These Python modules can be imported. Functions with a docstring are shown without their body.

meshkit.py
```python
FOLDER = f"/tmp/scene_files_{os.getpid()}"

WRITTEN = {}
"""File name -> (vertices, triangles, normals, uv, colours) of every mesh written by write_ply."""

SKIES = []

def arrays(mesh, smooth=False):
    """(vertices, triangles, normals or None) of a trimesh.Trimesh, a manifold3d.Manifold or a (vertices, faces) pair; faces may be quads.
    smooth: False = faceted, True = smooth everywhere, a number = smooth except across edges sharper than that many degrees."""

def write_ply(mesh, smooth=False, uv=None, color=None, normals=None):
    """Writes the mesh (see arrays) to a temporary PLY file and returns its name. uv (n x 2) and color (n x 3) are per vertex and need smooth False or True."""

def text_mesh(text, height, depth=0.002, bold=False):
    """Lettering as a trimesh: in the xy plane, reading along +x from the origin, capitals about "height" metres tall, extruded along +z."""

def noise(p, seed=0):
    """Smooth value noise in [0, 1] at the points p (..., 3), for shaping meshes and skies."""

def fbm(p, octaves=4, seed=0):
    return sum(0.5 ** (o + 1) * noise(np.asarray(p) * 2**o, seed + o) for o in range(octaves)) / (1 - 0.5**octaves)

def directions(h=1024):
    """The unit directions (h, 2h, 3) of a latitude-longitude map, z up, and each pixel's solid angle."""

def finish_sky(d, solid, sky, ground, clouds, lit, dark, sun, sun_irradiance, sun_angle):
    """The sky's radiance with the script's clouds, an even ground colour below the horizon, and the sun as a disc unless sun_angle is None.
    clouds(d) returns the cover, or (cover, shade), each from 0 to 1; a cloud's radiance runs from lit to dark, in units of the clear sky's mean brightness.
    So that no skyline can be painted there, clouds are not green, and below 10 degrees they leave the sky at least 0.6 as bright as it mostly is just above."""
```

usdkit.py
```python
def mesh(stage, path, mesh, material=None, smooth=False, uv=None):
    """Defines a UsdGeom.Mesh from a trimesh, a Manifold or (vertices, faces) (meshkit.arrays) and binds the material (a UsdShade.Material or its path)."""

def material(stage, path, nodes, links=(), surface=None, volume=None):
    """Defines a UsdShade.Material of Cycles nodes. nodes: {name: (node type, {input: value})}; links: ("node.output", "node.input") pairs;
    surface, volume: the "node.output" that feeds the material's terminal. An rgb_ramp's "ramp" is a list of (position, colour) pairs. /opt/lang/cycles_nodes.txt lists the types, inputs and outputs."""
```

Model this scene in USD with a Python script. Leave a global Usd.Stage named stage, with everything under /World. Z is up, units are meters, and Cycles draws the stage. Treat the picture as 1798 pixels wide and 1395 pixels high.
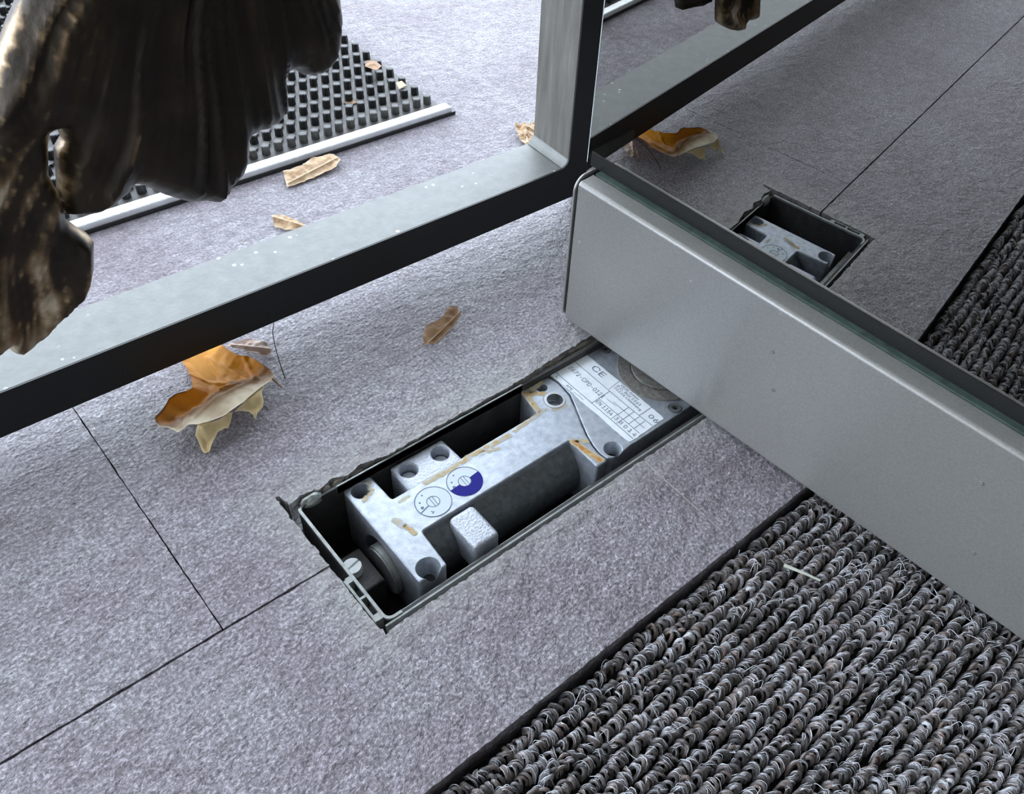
import math, numpy as np, trimesh, manifold3d as m3, shapely, shapely.geometry as sg, shapely.ops as so
from scipy.spatial import Delaunay, cKDTree
from pxr import Usd, UsdGeom, UsdLux, UsdShade, Gf, Vt, Sdf
import usdkit, meshkit

stage = Usd.Stage.CreateInMemory()
UsdGeom.SetStageUpAxis(stage, 'Z'); UsdGeom.SetStageMetersPerUnit(stage, 1.0)
UsdGeom.Xform.Define(stage, '/World'); UsdGeom.Scope.Define(stage, '/World/Looks')
S = 0.34          # lens height above the floor; every length below is in units of it
rng = np.random.default_rng(7)

# ---------------------------------------------------------------- camera
R = np.array([[0.72850584, -0.67480124, 0.11799379], [-0.44054243, -0.59339577, -0.67364964], [0.52459663, 0.43877642, -0.72957085]])
F, CX, CY, PW, PH = 1536.517, 1079.497, 701.793, 1798.0, 1395.0
cam = UsdGeom.Camera.Define(stage, '/World/camera')
cm = np.eye(4); cm[0, :3], cm[1, :3], cm[2, :3], cm[3, :3] = R[0], -R[1], -R[2], [0, 0, S]
cam.AddTransformOp().Set(Gf.Matrix4d(*cm.ravel().tolist()))
cam.CreateHorizontalApertureAttr(36.0); cam.CreateVerticalApertureAttr(36.0 * PH / PW); cam.CreateFocalLengthAttr(36.0 * F / PW)
cam.CreateHorizontalApertureOffsetAttr(36.0 * (PW / 2 - CX) / PW); cam.CreateVerticalApertureOffsetAttr(36.0 * (CY - PH / 2) / PW)
cam.CreateClippingRangeAttr(Gf.Vec2f(0.01, 200.0))
cam.CreateExposureAttr(1.05)

# ---------------------------------------------------------------- light: an overcast sky
dome = UsdLux.DomeLight.Define(stage, '/World/sky')
dome.CreateIntensityAttr(1.0); dome.CreateColorAttr(Gf.Vec3f(0.885, 0.985, 1.12))

# ---------------------------------------------------------------- materials
LOOK = {}
def mat(name, nodes, links=(), surface='p.BSDF'):
    LOOK[name] = usdkit.material(stage, '/World/Looks/' + name, nodes, links, surface=surface); return LOOK[name]
def plain(name, col, rough=0.5, metal=0.0, spec=0.5, noise=0.0, nscale=400, bump=0.0, bscale=900, edge=0.0):
    n = {'p': ('principled_bsdf', {'base_color': col, 'roughness': rough, 'metallic': metal, 'specular_ior_level': spec})}; l = []
    n['g'] = ('geometry', {})
    if noise:
        n['n'] = ('noise_texture', {'scale': nscale, 'detail': 4.0, 'roughness': 0.6}); l.append(('g.position', 'n.vector'))
        n['r'] = ('rgb_ramp', {'ramp': [(0.3, tuple(c * (1 - noise) for c in col)), (0.7, tuple(min(1, c * (1 + noise)) for c in col))]})
        l += [('n.fac', 'r.fac'), ('r.color', 'p.base_color')]
    if bump:
        n['bn'] = ('noise_texture', {'scale': bscale, 'detail': 3.0}); n['b'] = ('bump', {'strength': bump, 'distance': 0.0006})
        l += [('g.position', 'bn.vector'), ('bn.fac', 'b.height'), ('b.normal', 'p.normal')]
    if edge:
        n['e'] = ('bevel', {'samples': 6, 'radius': edge})
        l += [('e.bevel', 'b.normal')] if bump else [('e.bevel', 'p.normal')]
    return mat(name, n, l)
def stone(name, c0, c1, c2, rough, margin=False):
    n = {'g': ('geometry', {}), 'fine': ('noise_texture', {'scale': 620.0, 'detail': 4.0, 'roughness': 0.7}), 'mid': ('noise_texture', {'scale': 150.0, 'detail': 5.0, 'roughness': 0.62}),
        'big': ('noise_texture', {'scale': 17.0, 'detail': 4.0, 'roughness': 0.6}), 'vor': ('voronoi_texture', {'scale': 470.0}),
        'r': ('rgb_ramp', {'ramp': [(0.30, c0), (0.5, c1), (0.64, c2), (0.80, (0.66, 0.65, 0.67))]}),
        'm': ('mix_color', {'blend_type': 'multiply', 'fac': 0.8, 'use_clamp': False}), 'mr': ('rgb_ramp', {'ramp': [(0.32, (0.62, 0.58, 0.60)), (0.68, (1.22, 1.21, 1.24))]}),
        'm2': ('mix_color', {'blend_type': 'multiply', 'fac': 0.75, 'use_clamp': False}), 'br': ('rgb_ramp', {'ramp': [(0.36, (0.78, 0.70, 0.76)), (0.5, (0.98, 0.95, 1.0)), (0.66, (1.16, 1.20, 1.20))]}),
        'sp': ('rgb_ramp', {'ramp': [(0.0, (1, 1, 1)), (0.09, (1, 1, 1)), (0.14, (0, 0, 0))]}), 'spn': ('math', {'math_type': 'multiply', 'value2': 0.6}),
        'm3': ('mix_color', {'blend_type': 'mix', 'b': (0.85, 0.86, 0.9)}), 'cm': ('math', {'math_type': 'multiply'}), 'cr': ('rgb_ramp', {'ramp': [(0.5, (0, 0, 0)), (0.6, (1, 1, 1))]}),
        'bn': ('noise_texture', {'scale': 330.0, 'detail': 5.0, 'roughness': 0.65}), 'b2': ('noise_texture', {'scale': 95.0, 'detail': 3.0}),
        'mu': ('math', {'math_type': 'multiply_add', 'value2': 0.75}), 'bu': ('bump', {'strength': 1.0, 'distance': 0.0026}),
        'p': ('principled_bsdf', {'roughness': rough, 'specular_ior_level': 0.62})}
    l = [('g.position', 'fine.vector'), ('g.position', 'mid.vector'), ('g.position', 'big.vector'), ('g.position', 'vor.vector'), ('g.position', 'bn.vector'), ('g.position', 'b2.vector'),
         ('fine.fac', 'r.fac'), ('mid.fac', 'mr.fac'), ('r.color', 'm.a'), ('mr.color', 'm.b'), ('big.fac', 'br.fac'), ('m.result', 'm2.a'), ('br.color', 'm2.b'),
         ('vor.distance', 'sp.fac'), ('mid.fac', 'cr.fac'), ('sp.color', 'cm.value1'), ('cr.color', 'cm.value2'), ('cm.value', 'spn.value1'), ('m2.result', 'm3.a'), ('spn.value', 'm3.fac'),
         ('bn.fac', 'mu.value1'), ('b2.fac', 'mu.value3'), ('mu.value', 'bu.height'), ('bu.normal', 'p.normal')]
    if not margin: l.append(('m3.result', 'p.base_color'))
    else:      # a band of pale cement dust left along the cut for the floor box
        n |= {'sx': ('separate_xyz', {}), 'y0': ('math', {'math_type': 'subtract', 'value2': 0.612 * S}), 'ya': ('math', {'math_type': 'absolute'}), 'yd': ('math', {'math_type': 'subtract', 'value2': 0.122 * S}),
              'xd': ('math', {'math_type': 'subtract', 'value1': 0.229 * S}), 'dm': ('math', {'math_type': 'maximum'}), 'dr': ('map_range', {'from_min': 0.0, 'from_max': 0.060 * S, 'to_min': 0.95, 'to_max': 0.0}),
              'dn': ('map_range', {'from_min': 0.3, 'from_max': 0.6, 'to_min': 0.15, 'to_max': 1.0}), 'dx': ('math', {'math_type': 'multiply'}), 'd2': ('math', {'math_type': 'multiply', 'value2': 0.65}), 'm4': ('mix_color', {'b': (0.335, 0.335, 0.315)})}
        l += [('g.position', 'sx.vector'), ('sx.y', 'y0.value1'), ('y0.value', 'ya.value1'), ('ya.value', 'yd.value1'), ('sx.x', 'xd.value2'), ('xd.value', 'dm.value1'), ('yd.value', 'dm.value2'), ('dm.value', 'dr.value'),
              ('mid.fac', 'dn.value'), ('dr.result', 'dx.value1'), ('dn.result', 'dx.value2'), ('dx.value', 'd2.value1'), ('d2.value', 'm4.fac'), ('m3.result', 'm4.a'), ('m4.result', 'p.base_color')]
    return mat(name, n, l)
stone('stone', (0.080, 0.074, 0.080), (0.228, 0.217, 0.232), (0.47, 0.46, 0.485), 0.40, True)
stone('paving', (0.13, 0.122, 0.13), (0.225, 0.215, 0.23), (0.34, 0.335, 0.35), 0.62)
plain('screed', (0.035, 0.033, 0.032), 0.95)
plain('mortar_dust', (0.20, 0.19, 0.17), 0.9, noise=0.4, nscale=300, bump=1.0, bscale=400)
plain('pale_grout', (0.42, 0.41, 0.40), 0.9, noise=0.3, nscale=400)
plain('black_paint', (0.012, 0.013, 0.013), 0.42, spec=0.35, noise=0.25, nscale=900)
mat('grey_reveal', {'g': ('geometry', {}), 'n': ('noise_texture', {'scale': 160.0, 'detail': 4.0}), 'r': ('rgb_ramp', {'ramp': [(0.3, (0.145, 0.155, 0.148)), (0.7, (0.185, 0.195, 0.187))]}),
    'v': ('voronoi_texture', {'scale': 110.0}), 'sr': ('rgb_ramp', {'ramp': [(0, (1, 1, 1)), (0.09, (1, 1, 1)), (0.13, (0, 0, 0))]}), 'nb': ('noise_texture', {'scale': 26.0, 'detail': 3.0}), 'br': ('rgb_ramp', {'ramp': [(0.50, (0, 0, 0)), (0.6, (0.8, 0.8, 0.8))]}),
    'mm': ('math', {'math_type': 'multiply'}), 'm': ('mix_color', {'b': (0.72, 0.74, 0.73)}), 'bn': ('noise_texture', {'scale': 500.0, 'detail': 3.0}), 'b': ('bump', {'strength': 0.15, 'distance': 0.0006}), 'p': ('principled_bsdf', {'roughness': 0.48, 'specular_ior_level': 0.6})},
    [('g.position', 'n.vector'), ('g.position', 'v.vector'), ('g.position', 'nb.vector'), ('g.position', 'bn.vector'), ('n.fac', 'r.fac'), ('v.distance', 'sr.fac'), ('nb.fac', 'br.fac'), ('sr.color', 'mm.value1'), ('br.color', 'mm.value2'), ('r.color', 'm.a'), ('mm.value', 'm.fac'), ('m.result', 'p.base_color'), ('bn.fac', 'b.height'), ('b.normal', 'p.normal')])
mat('post_grey', {'g': ('geometry', {}), 'mp': ('mapping', {'scale': (1.0, 1.0, 0.10)}), 'n': ('noise_texture', {'scale': 210.0, 'detail': 5.0, 'roughness': 0.6}), 'r': ('rgb_ramp', {'ramp': [(0.3, (0.085, 0.082, 0.070)), (0.6, (0.135, 0.130, 0.115)), (0.75, (0.19, 0.185, 0.17))]}), 'bn': ('noise_texture', {'scale': 900.0}), 'b': ('bump', {'strength': 0.2, 'distance': 0.0005}), 'p': ('principled_bsdf', {'roughness': 0.5})},
    [('g.position', 'mp.vector'), ('mp.vector', 'n.vector'), ('n.fac', 'r.fac'), ('r.color', 'p.base_color'), ('g.position', 'bn.vector'), ('bn.fac', 'b.height'), ('b.normal', 'p.normal')])
plain('zinc_wall', (0.06, 0.06, 0.06), 0.8)
plain('plaster', (0.30, 0.28, 0.25), 0.9)
plain('cast_aluminium', (0.42, 0.46, 0.515), 0.45, metal=0.6, noise=0.2, nscale=260, bump=0.14, bscale=1300, edge=0.0007)
plain('rough_aluminium', (0.50, 0.535, 0.60), 0.5, metal=0.55, noise=0.16, nscale=700, bump=0.8, bscale=1000, edge=0.001)
plain('dark_cylinder', (0.16, 0.175, 0.185), 0.38, metal=0.55, noise=0.3, nscale=300, bump=0.5, bscale=1500)
plain('galvanised', (0.30, 0.32, 0.31), 0.5, metal=0.5, noise=0.25, nscale=200, bump=0.2)
plain('box_inside', (0.035, 0.034, 0.034), 0.55, noise=0.5, nscale=120, bump=0.6, bscale=500)
plain('sticker', (0.80, 0.86, 0.91), 0.4, noise=0.06, nscale=250)
plain('dial_paper', (0.60, 0.68, 0.72), 0.5, spec=0.25)
plain('print_grey', (0.15, 0.19, 0.25), 0.6)
plain('dial_ink', (0.12, 0.17, 0.27), 0.6)
plain('blue_ink', (0.014, 0.013, 0.21), 0.6, spec=0.15)
plain('steel_bright', (0.80, 0.82, 0.85), 0.25, metal=1.0)
plain('screw_glare_white', (0.88, 0.92, 0.92), 0.3, metal=0.0, spec=0.8)  # white colour holds the sky reflection of the box screw
plain('steel_shade_dark', (0.02, 0.02, 0.022), 0.5, metal=0.3)  # dark steel; also paints the shade in bolt holes and screw sockets
plain('screw_steel', (0.45, 0.48, 0.48), 0.38, metal=0.9)
plain('cover_grey', (0.17, 0.165, 0.15), 0.7, noise=0.35, nscale=350, bump=0.8, bscale=900)
plain('rubber_seal', (0.045, 0.07, 0.06), 0.45, noise=0.4, nscale=150)
plain('rubber', (0.022, 0.022, 0.023), 0.45, noise=0.3, nscale=300, edge=0.0003)
plain('rubber_worn', (0.055, 0.053, 0.05), 0.5, noise=0.4, nscale=250, edge=0.0003)
plain('alu_strip', (0.88, 0.91, 0.92), 0.36, metal=0.35, noise=0.05, nscale=200)
plain('pile_backing', (0.012, 0.011, 0.011), 0.95)
plain('straw', (0.55, 0.58, 0.50), 0.5)
plain('hair', (0.015, 0.012, 0.012), 0.4)
# brushed grey rail with specks of dirt
mat('door_rail_metal', {'g': ('geometry', {}), 'n': ('noise_texture', {'scale': 900.0, 'detail': 3.0}), 'big': ('noise_texture', {'scale': 9.0, 'detail': 2.0}),
    'r': ('rgb_ramp', {'ramp': [(0.3, (0.285, 0.285, 0.275)), (0.7, (0.335, 0.335, 0.325))]}), 'v': ('voronoi_texture', {'scale': 75.0}), 'sr': ('rgb_ramp', {'ramp': [(0, (1, 1, 1)), (0.05, (1, 1, 1)), (0.07, (0, 0, 0))]}),
    'mm': ('math', {'math_type': 'multiply'}), 'br': ('rgb_ramp', {'ramp': [(0.57, (0, 0, 0)), (0.6, (0.7, 0.7, 0.7))]}), 'nb': ('noise_texture', {'scale': 33.0}),
    'm': ('mix_color', {'b': (0.62, 0.66, 0.66)}), 'bu': ('bump', {'strength': 0.1, 'distance': 0.0003}), 'e': ('bevel', {'samples': 6, 'radius': 0.001}),
    'p': ('principled_bsdf', {'metallic': 0.45, 'roughness': 0.36, 'specular_ior_level': 0.5})},
    [('g.position', 'n.vector'), ('g.position', 'v.vector'), ('g.position', 'nb.vector'), ('n.fac', 'r.fac'), ('v.distance', 'sr.fac'), ('nb.fac', 'br.fac'), ('sr.color', 'mm.value1'), ('br.color', 'mm.value2'),
     ('r.color', 'm.a'), ('mm.value', 'm.fac'), ('m.result', 'p.base_color'), ('n.fac', 'bu.height'), ('e.bevel', 'bu.normal'), ('bu.normal', 'p.normal')])
# coated, tinted sheet glass
mat('tinted_glass', {'t': ('transparent_bsdf', {'color': (0.42, 0.43, 0.42)}), 'gl': ('glossy_bsdf', {'color': (0.95, 0.94, 0.90), 'roughness': 0.004}), 'f': ('fresnel', {'IOR': 3.5}), 'm': ('mix_closure', {})},
    [('t.BSDF', 'm.closure1'), ('gl.BSDF', 'm.closure2'), ('f.fac', 'm.fac')], surface='m.closure')
mat('glass_edge', {'p': ('principled_bsdf', {'base_color': (0.34, 0.40, 0.40), 'roughness': 0.25, 'specular_ior_level': 0.9})})
# brown and grey loop yarn: every loop its own tone
def yarn(name, ramp, rough):
    mat(name, {'g': ('geometry', {}), 'a': ('attribute', {'attribute': 'vert_tone'}), 'r': ('rgb_ramp', {'ramp': ramp}), 'n': ('noise_texture', {'scale': 2600.0, 'detail': 2.0}), 'nr': ('rgb_ramp', {'ramp': [(0.3, (0.45, 0.45, 0.45)), (0.7, (1.5, 1.5, 1.5))]}),
        'm': ('mix_color', {'blend_type': 'multiply', 'fac': 0.8, 'use_clamp': False}), 'bu': ('bump', {'strength': 0.8, 'distance': 0.0004}), 'p': ('principled_bsdf', {'roughness': rough, 'specular_ior_level': 0.6, 'sheen_weight': 0.2})},
        [('a.fac', 'r.fac'), ('g.position', 'n.vector'), ('n.fac', 'nr.fac'), ('r.color', 'm.a'), ('nr.color', 'm.b'), ('m.result', 'p.base_color'), ('n.fac', 'bu.height'), ('bu.normal', 'p.normal')])
yarn('loop_yarn', [(0.0, (0.042, 0.039, 0.042)), (0.25, (0.095, 0.087, 0.090)), (0.5, (0.165, 0.148, 0.147)), (0.66, (0.18, 0.132, 0.112)), (0.76, (0.245, 0.235, 0.25)), (0.9, (0.37, 0.37, 0.40)), (0.97, (0.29, 0.20, 0.165)), (1.0, (0.55, 0.56, 0.60))], 0.5)
mat('fibre', {'p': ('principled_bsdf', {'base_color': (0.66, 0.69, 0.75), 'roughness': 0.35, 'specular_ior_level': 0.7})})
# bronze: vertex value of polished ribs plus light painted on the left side
mat('bronze', {'g': ('geometry', {}), 'a': ('attribute', {'attribute': 'vert_tone'}), 'n': ('noise_texture', {'scale': 55.0, 'detail': 5.0}), 'ad': ('math', {'math_type': 'multiply'}), 'nm': ('map_range', {'from_min': 0.35, 'from_max': 0.65, 'to_min': 0.3, 'to_max': 1.3}),
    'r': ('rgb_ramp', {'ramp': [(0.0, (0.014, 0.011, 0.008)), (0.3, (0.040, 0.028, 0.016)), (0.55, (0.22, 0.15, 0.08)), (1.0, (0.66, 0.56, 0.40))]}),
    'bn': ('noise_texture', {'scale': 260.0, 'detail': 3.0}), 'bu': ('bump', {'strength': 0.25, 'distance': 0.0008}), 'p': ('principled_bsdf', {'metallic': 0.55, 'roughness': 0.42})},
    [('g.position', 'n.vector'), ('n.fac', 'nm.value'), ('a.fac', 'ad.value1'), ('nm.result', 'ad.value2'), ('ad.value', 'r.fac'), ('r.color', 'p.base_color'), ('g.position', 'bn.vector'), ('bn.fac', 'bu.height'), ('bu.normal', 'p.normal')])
# dry leaves: colour is a vertex value (yellow blade 0 to buff rim 1)
def leafmat(name, ramp, trans=0.35):
    mat(name, {'g': ('geometry', {}), 'a': ('attribute', {'attribute': 'vert_tone'}), 'n': ('noise_texture', {'scale': 110.0, 'detail': 4.0}), 'ma': ('math', {'math_type': 'multiply_add', 'value2': 0.35, 'value3': -0.17}), 'ad': ('math', {'math_type': 'add'}),
        'r': ('rgb_ramp', {'ramp': ramp}), 'p': ('principled_bsdf', {'roughness': 0.5, 'specular_ior_level': 0.4}), 't': ('translucent_bsdf', {}), 'm': ('mix_closure', {'fac': trans})},
        [('g.position', 'n.vector'), ('n.fac', 'ma.value1'), ('ma.value', 'ad.value1'), ('a.fac', 'ad.value2'), ('ad.value', 'r.fac'), ('r.color', 'p.base_color'), ('r.color', 't.color'), ('p.BSDF', 'm.closure1'), ('t.BSDF', 'm.closure2')], surface='m.closure')
leafmat('maple_yellow', [(0.0, (0.80, 0.37, 0.004)), (0.3, (0.66, 0.26, 0.004)), (0.55, (0.22, 0.085, 0.010)), (0.74, (0.42, 0.28, 0.15)), (1.0, (0.80, 0.72, 0.55))])
leafmat('maple_buff', [(0.0, (0.62, 0.46, 0.20)), (0.5, (0.82, 0.67, 0.37)), (1.0, (0.90, 0.82, 0.58))], 0.25)
leafmat('dry_tan', [(0.0, (0.36, 0.20, 0.10)), (0.5, (0.60, 0.42, 0.25)), (1.0, (0.78, 0.66, 0.48))], 0.25)
leafmat('dry_pink', [(0.0, (0.45, 0.26, 0.19)), (0.5, (0.66, 0.50, 0.41)), (1.0, (0.80, 0.70, 0.58))], 0.25)
leafmat('dry_brown', [(0.0, (0.22, 0.11, 0.055)), (0.5, (0.36, 0.21, 0.11)), (1.0, (0.52, 0.36, 0.20))], 0.2)
# rust: a stain with ragged edges, a film on the casting
mat('rust', {'g': ('geometry', {}), 'a': ('attribute', {'attribute': 'vert_tone'}), 'n': ('noise_texture', {'scale': 420.0, 'detail': 6.0, 'roughness': 0.68}), 'ad': ('math', {'math_type': 'multiply'}), 'mr': ('map_range', {'from_min': 0.26, 'from_max': 0.50, 'to_min': 0.0, 'to_max': 0.92}),
    'r': ('rgb_ramp', {'ramp': [(0.28, (0.60, 0.58, 0.48)), (0.46, (0.58, 0.49, 0.30)), (0.58, (0.48, 0.32, 0.14)), (0.72, (0.45, 0.19, 0.04))]}), 'p': ('principled_bsdf', {'roughness': 0.85}), 't': ('transparent_bsdf', {'color': (1, 1, 1)}), 'm': ('mix_closure', {})},
    [('g.position', 'n.vector'), ('a.fac', 'ad.value1'), ('n.fac', 'ad.value2'), ('ad.value', 'mr.value'), ('ad.value', 'r.fac'), ('r.color', 'p.base_color'), ('mr.result', 'm.fac'), ('t.BSDF', 'm.closure1'), ('p.BSDF', 'm.closure2')], surface='m.closure')

# ---------------------------------------------------------------- helpers
USED = {}
def numbered(path):
    k = USED.get(path, 0); USED[path] = k + 1
    return path if k == 0 else f'{path}_{k:03d}'
def tag(prim, **kw):
    for k, v in kw.items():
        if v: prim.SetCustomDataByKey(k, v)
    return prim
def scaled(mesh):
    if hasattr(mesh, 'to_mesh'):
        q = mesh.to_mesh(); v, f = np.array(q.vert_properties[:, :3], float), np.array(q.tri_verts)
    elif isinstance(mesh, tuple): v, f = np.asarray(mesh[0], float), np.asarray(mesh[1])
    else: v, f = np.array(mesh.vertices), np.array(mesh.faces)
    return v, f
def obj(name, mesh, material, parent=None, smooth=False, vert_tone=None, at=(0, 0, 0), **kw):
    """One Mesh prim under parent (a prim) or /World; mesh in scene units, origin at the parent's base."""
    base = str(parent.GetPath()) if parent else '/World'
    path = numbered(base + '/' + name)
    v, f = scaled(mesh)
    o = np.array(ORIGIN.get(base, (0, 0, 0)), float)
    v = (v - o) * S
    if vert_tone is not None: smooth = True
    me = usdkit.mesh(stage, path, (v, f), LOOK[material], smooth=smooth)
    if vert_tone is not None:
        UsdGeom.PrimvarsAPI(me).CreatePrimvar('vert_tone', Sdf.ValueTypeNames.FloatArray, 'vertex').Set(Vt.FloatArray.FromNumpy(np.asarray(vert_tone, np.float32)))
    ORIGIN[path] = o
    return tag(me.GetPrim(), **kw)
ORIGIN = {}
def thing(name, label, category, loc=(0, 0, 0), group=None, kind=None):
    path = numbered('/World/' + name)
    x = UsdGeom.Xform.Define(stage, path); x.AddTranslateOp().Set(Gf.Vec3d(*[c * S for c in loc])); ORIGIN[path] = loc
    return tag(x.GetPrim(), label=label, category=category, group=group, kind=kind)
def structure(name, label=None, loc=(0, 0, 0)):
    path = numbered('/World/' + name)
    x = UsdGeom.Xform.Define(stage, path); x.AddTranslateOp().Set(Gf.Vec3d(*[c * S for c in loc])); ORIGIN[path] = loc
    return tag(x.GetPrim(), label=label, kind='structure')
def box(x0, x1, y0, y1, z0, z1):
    m = trimesh.creation.box([x1 - x0, y1 - y0, z1 - z0]); m.apply_translation([(x0 + x1) / 2, (y0 + y1) / 2, (z0 + z1) / 2]); return m
def ext(poly, z0, z1):
    if not isinstance(poly, (sg.Polygon, sg.MultiPolygon)): poly = sg.Polygon(poly)
    ms = []
    for g in getattr(poly, 'geoms', [poly]):
        m = trimesh.creation.extrude_polygon(g, z1 - z0, engine='earcut'); m.apply_translation([0, 0, z0]); ms.append(m)
    return trimesh.util.concatenate(ms)
def mani(m):
    v, f = scaled(m); return m3.Manifold(m3.Mesh(np.asarray(v, np.float32), np.asarray(f, np.uint32)))
def cyl(x, y, z0, z1, r0, r1=None, n=40):
    return m3.Manifold.cylinder(z1 - z0, r0, r0 if r1 is None else r1, n).translate([x, y, z0])
def bevelled(poly, z0, z1, c):
    """Extrusion with a chamfered top rim."""
    p = poly if isinstance(poly, sg.Polygon) else sg.Polygon(poly)
    n = 4; out = mani(ext(p, z0, z1 - c))
    for k in range(1, n + 1):
        a = math.pi / 2 * k / n; out = out + mani(ext(p.buffer(-c * (1 - math.cos(a)), join_style=2), z0, z1 - c + c * math.sin(a)))
    return out
def rbox(x0, x1, y0, y1, z0, z1, r):
    c = m3.Manifold.sphere(r, 12)
    return m3.Manifold.batch_hull([c.translate([x, y, z]) for x in (x0 + r, x1 - r) for y in (y0 + r, y1 - r) for z in (z0 + r, z1 - r)])
def rag(pts, step, amp, seed):
    """The closed outline with its edges broken up."""
    g = np.random.default_rng(seed); r = sg.Polygon(pts).exterior; n = max(8, int(r.length / step))
    p = np.array([r.interpolate(i / n, normalized=True).coords[0] for i in range(n)]); return p + g.normal(0, amp, p.shape)
def sheet(poly, step):
    """Fine triangulation of a plane outline: (points, faces, distance to the rim, rim loop)."""
    p = sg.Polygon(poly); r = p.exterior; n = max(12, int(r.length / step))
    rim = np.array([r.interpolate(i / n, normalized=True).coords[0] for i in range(n)])
    x0, y0, x1, y1 = p.bounds; gx, gy = np.meshgrid(np.arange(x0, x1, step), np.arange(y0, y1, step)); q = np.c_[gx.ravel(), gy.ravel()]
    q[:, 0] += (np.round((q[:, 1] - y0) / step).astype(int) % 2) * step / 2
    q = q[shapely.contains_xy(p.buffer(-0.55 * step), q[:, 0], q[:, 1])]
    v = np.vstack([rim, q]); t = Delaunay(v).simplices; c = v[t].mean(1)
    pb = sg.Polygon(rim).buffer(1e-7); t = t[shapely.contains_xy(pb, c[:, 0], c[:, 1])]
    a, b, cc = v[t[:, 0]], v[t[:, 1]], v[t[:, 2]]; s = (b[:, 0] - a[:, 0]) * (cc[:, 1] - a[:, 1]) - (b[:, 1] - a[:, 1]) * (cc[:, 0] - a[:, 0])
    t = t[np.abs(s) > 1e-12]; s = s[np.abs(s) > 1e-12]; t[s < 0] = t[s < 0][:, ::-1]
    d = shapely.distance(sg.LineString(np.vstack([rim, rim[:1]])), shapely.points(v)); return v, t, d, n
def thick(v3, t, n, offset):
    """A sheet of triangles given a back face and a rim wall."""
    m = len(v3); i = np.arange(n); j = (i + 1) % n
    return np.vstack([v3, v3 + offset]), np.vstack([t, t[:, ::-1] + m, np.c_[i, i + m, j], np.c_[j, i + m, j + m]])
def ring(x, y, r0, r1, n=56):
    return sg.Point(x, y).buffer(r1, n // 4).difference(sg.Point(x, y).buffer(r0, n // 4))
def bar2(x0, y0, x1, y1, w): return sg.LineString([(x0, y0), (x1, y1)]).buffer(w / 2, cap_style=2)

# ---------------------------------------------------------------- floor, paving, hidden shell
CUT = [(0.2268, 0.4955), (0.2300, 0.4955), (0.2300, 0.4823), (0.2345, 0.4823), (0.2345, 0.4868), (1.06, 0.4868), (1.06, 0.7310), (0.80, 0.7330), (0.72, 0.7290), (0.62, 0.7210), (0.48, 0.7195), (0.38, 0.7180), (0.345, 0.7265), (0.322, 0.7200), (0.300, 0.7285), (0.278, 0.7225), (0.2580, 0.7290), (0.2345, 0.7240), (0.2320, 0.7430), (0.2262, 0.7455), (0.2262, 0.7240)]
cut = sg.Polygon(rag(CUT, 0.005, 0.0007, 3)).buffer(0)
floor = structure('floor', 'grey-violet flamed stone floor inside the entrance')
JO = 0.0016
YJ, XL, XR, YM, YE = 0.6087, 0.0858, 0.6705, 0.3005, 1.062
def tile(x0, x1, y0, y1, seed, d=(0, 0, 0, 0)):
    p = sg.box(x0 + d[0], y0 + d[1], x1 - d[2], y1 - d[3])
    return sg.Polygon(rag(list(p.exterior.coords)[:-1], 0.01, 0.0003, seed)).buffer(0)
def rim_clean(p, z1, parent=None, name='tile', mt='stone'):
    for g in getattr(p, 'geoms', [p]):
        if g.area > 1e-4: obj(name, ext(g, z1 - 0.07, z1), mt, floor if parent is None else parent)
J2 = 0.0013
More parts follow.
